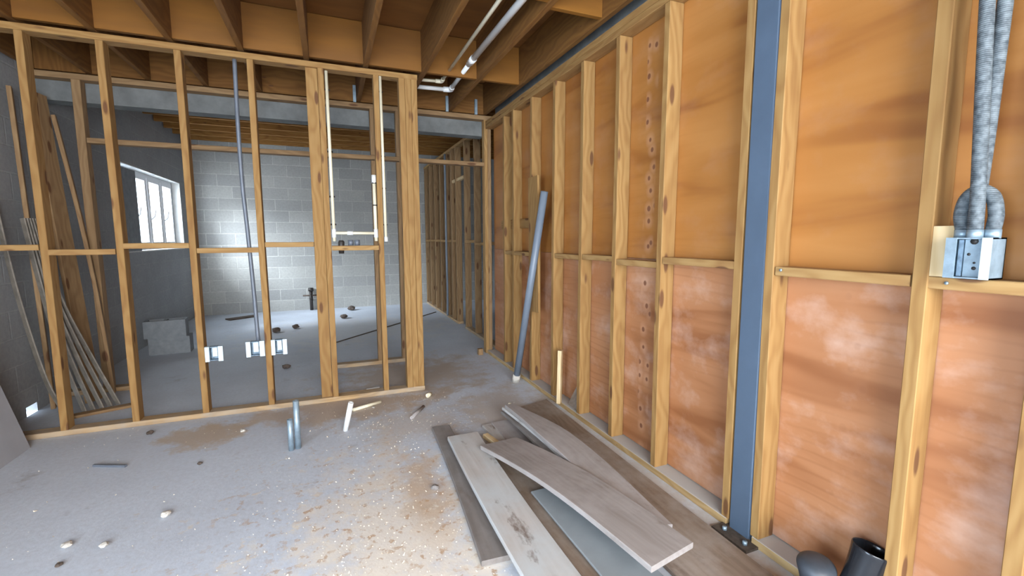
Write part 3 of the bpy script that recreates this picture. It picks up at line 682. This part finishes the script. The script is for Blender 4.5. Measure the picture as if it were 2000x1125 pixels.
sh = plank('leaning_sheet', 'panel', (-1.872, 2.75, .01), (-2.105, 2.75, .95), 2.04, .014)
sh.location = (0, 0, 0)
bpy.data.objects.remove(sh)
bm = bmesh.new()
P = [(-1.862, 1.6, 0), (-1.862, 3.77, 0), (-2.175, 3.77, 1.30), (-2.175, 1.6, 1.30)]
va = [bm.verts.new(p) for p in P]; vb = [bm.verts.new((p[0] - .016, p[1], p[2] + (.004 if i < 2 else 0))) for i, p in enumerate(P)]
bm.faces.new(va); bm.faces.new(vb[::-1])
for k in range(4): bm.faces.new((va[k], va[(k + 1) % 4], vb[(k + 1) % 4], vb[k]))
bmesh.ops.recalc_face_normals(bm, faces=bm.faces)
tag(link('leaning_sheet', bm, 'panel'), 'smooth light grey sheet leaning on the left wall, nearest the camera', 'sheet')

# ------------------------------------------------------------------ boots in the bay by the column
def boot(loc, rz, label, mat, hgt, closed=False):
    t_ = thing('rubber_boot', label, 'boot', loc, 'pair of black boots'); t_.rotation_euler = (0, 0, rz)
    def ring(bm, c, rx, ry, nrm):
        n_ = Vector(nrm).normalized(); s = Vector((0, 1, 0)); u = n_.cross(s).normalized()
        return [bm.verts.new(Vector(c) + s * math.cos(a) * ry + u * math.sin(a) * rx * (1 if math.sin(a) > 0 else 1)) for a in [2 * math.pi * k / 20 for k in range(20)]]
    secs = [((.205, 0, .045), .012, .018, (1, 0, .05)), ((.198, 0, .047), .030, .036, (1, 0, .05)), ((.175, 0, .054), .043, .048, (1, 0, .05)), ((.13, 0, .060), .050, .052, (1, 0, .1)), ((.085, 0, .068), .056, .049, (1, 0, .2)),
            ((.045, 0, .085), .066, .045, (1, 0, .5)), ((.010, 0, .110), .064, .046, (.6, 0, 1)), ((-.005, 0, .155), .058, .048, (.1, 0, 1)), ((-.008, 0, .21), .060, .052, (0, 0, 1)), ((-.008, 0, .27), .064, .056, (0, 0, 1)), ((-.008, 0, .285), .067, .059, (0, 0, 1)), ((-.008, 0, .295), .067, .059, (0, 0, 1)), ((-.008, 0, .295), .060, .052, (0, 0, 1)), ((-.008, 0, .20), .054, .046, (0, 0, 1))]
    if closed: secs = secs[:9] + [((-.008, 0, .26), .05, .045, (0, 0, 1)), ((-.008, 0, .29), .035, .032, (0, 0, 1)), ((-.008, 0, .305), .012, .012, (0, 0, 1))]
    secs = [((c_[0], c_[1], .11 + (c_[2] - .11) * hgt if c_[2] > .11 else c_[2]), a_, b_, n_) for c_, a_, b_, n_ in secs]
    bm = bmesh.new(); R_ = [ring(bm, *s_) for s_ in secs]
    for a, b in zip(R_, R_[1:]):
        for k in range(20): bm.faces.new((a[k], a[(k + 1) % 20], b[(k + 1) % 20], b[k]))
    bm.faces.new(R_[0]); bm.faces.new(R_[-1]); bmesh.ops.recalc_face_normals(bm, faces=bm.faces)
    o = link('upper', bm, mat, None, (0, 0, 0), True); o.parent = t_
    md = o.modifiers.new('s', 'SUBSURF'); md.levels = 1; md.render_levels = 2
    bm = bmesh.new()
    out = [(.215, 0), (.205, .030), (.17, .050), (.12, .054), (.06, .044), (0, .040), (-.05, .040), (-.072, .025), (-.078, 0)]
    out = out + [(x, -y) for x, y in out[-2:0:-1]]
    a = [bm.verts.new((x, y, 0)) for x, y in out]; b = [bm.verts.new((x * 1.01, y * 1.04, .026)) for x, y in out]
    bm.faces.new(a[::-1]); bm.faces.new(b)
    for k in range(len(a)): bm.faces.new((a[k], a[(k + 1) % len(a)], b[(k + 1) % len(a)], b[k]))
    o = link('sole', bm, 'black', None); o.parent = t_
    bm = bmesh.new()
    o = link('toe_cap', (lambda q: (bmesh.ops.create_uvsphere(q, u_segments=18, v_segments=10, radius=1), [setattr(v_, 'co', Vector((.168 + v_.co.x * .052, v_.co.y * .051, .046 + v_.co.z * .047))) for v_ in q.verts], q)[-1])(bm), mat, None, (0, 0, 0), True); o.parent = t_
    return t_
b_ = boot((1.61, .905, .0), 2.75, 'glossy black boot leaning back against the plywood by the near yellow stud', 'rubber', 1.0)
b_.rotation_euler[1] = -.28
b_ = boot((1.585, .985, .0), -2.3, 'dusty black boot with a low rounded top, left of the glossy boot', 'rubber_dusty', .30, True)
b_.scale = (1.2, 1.25, 1.15)
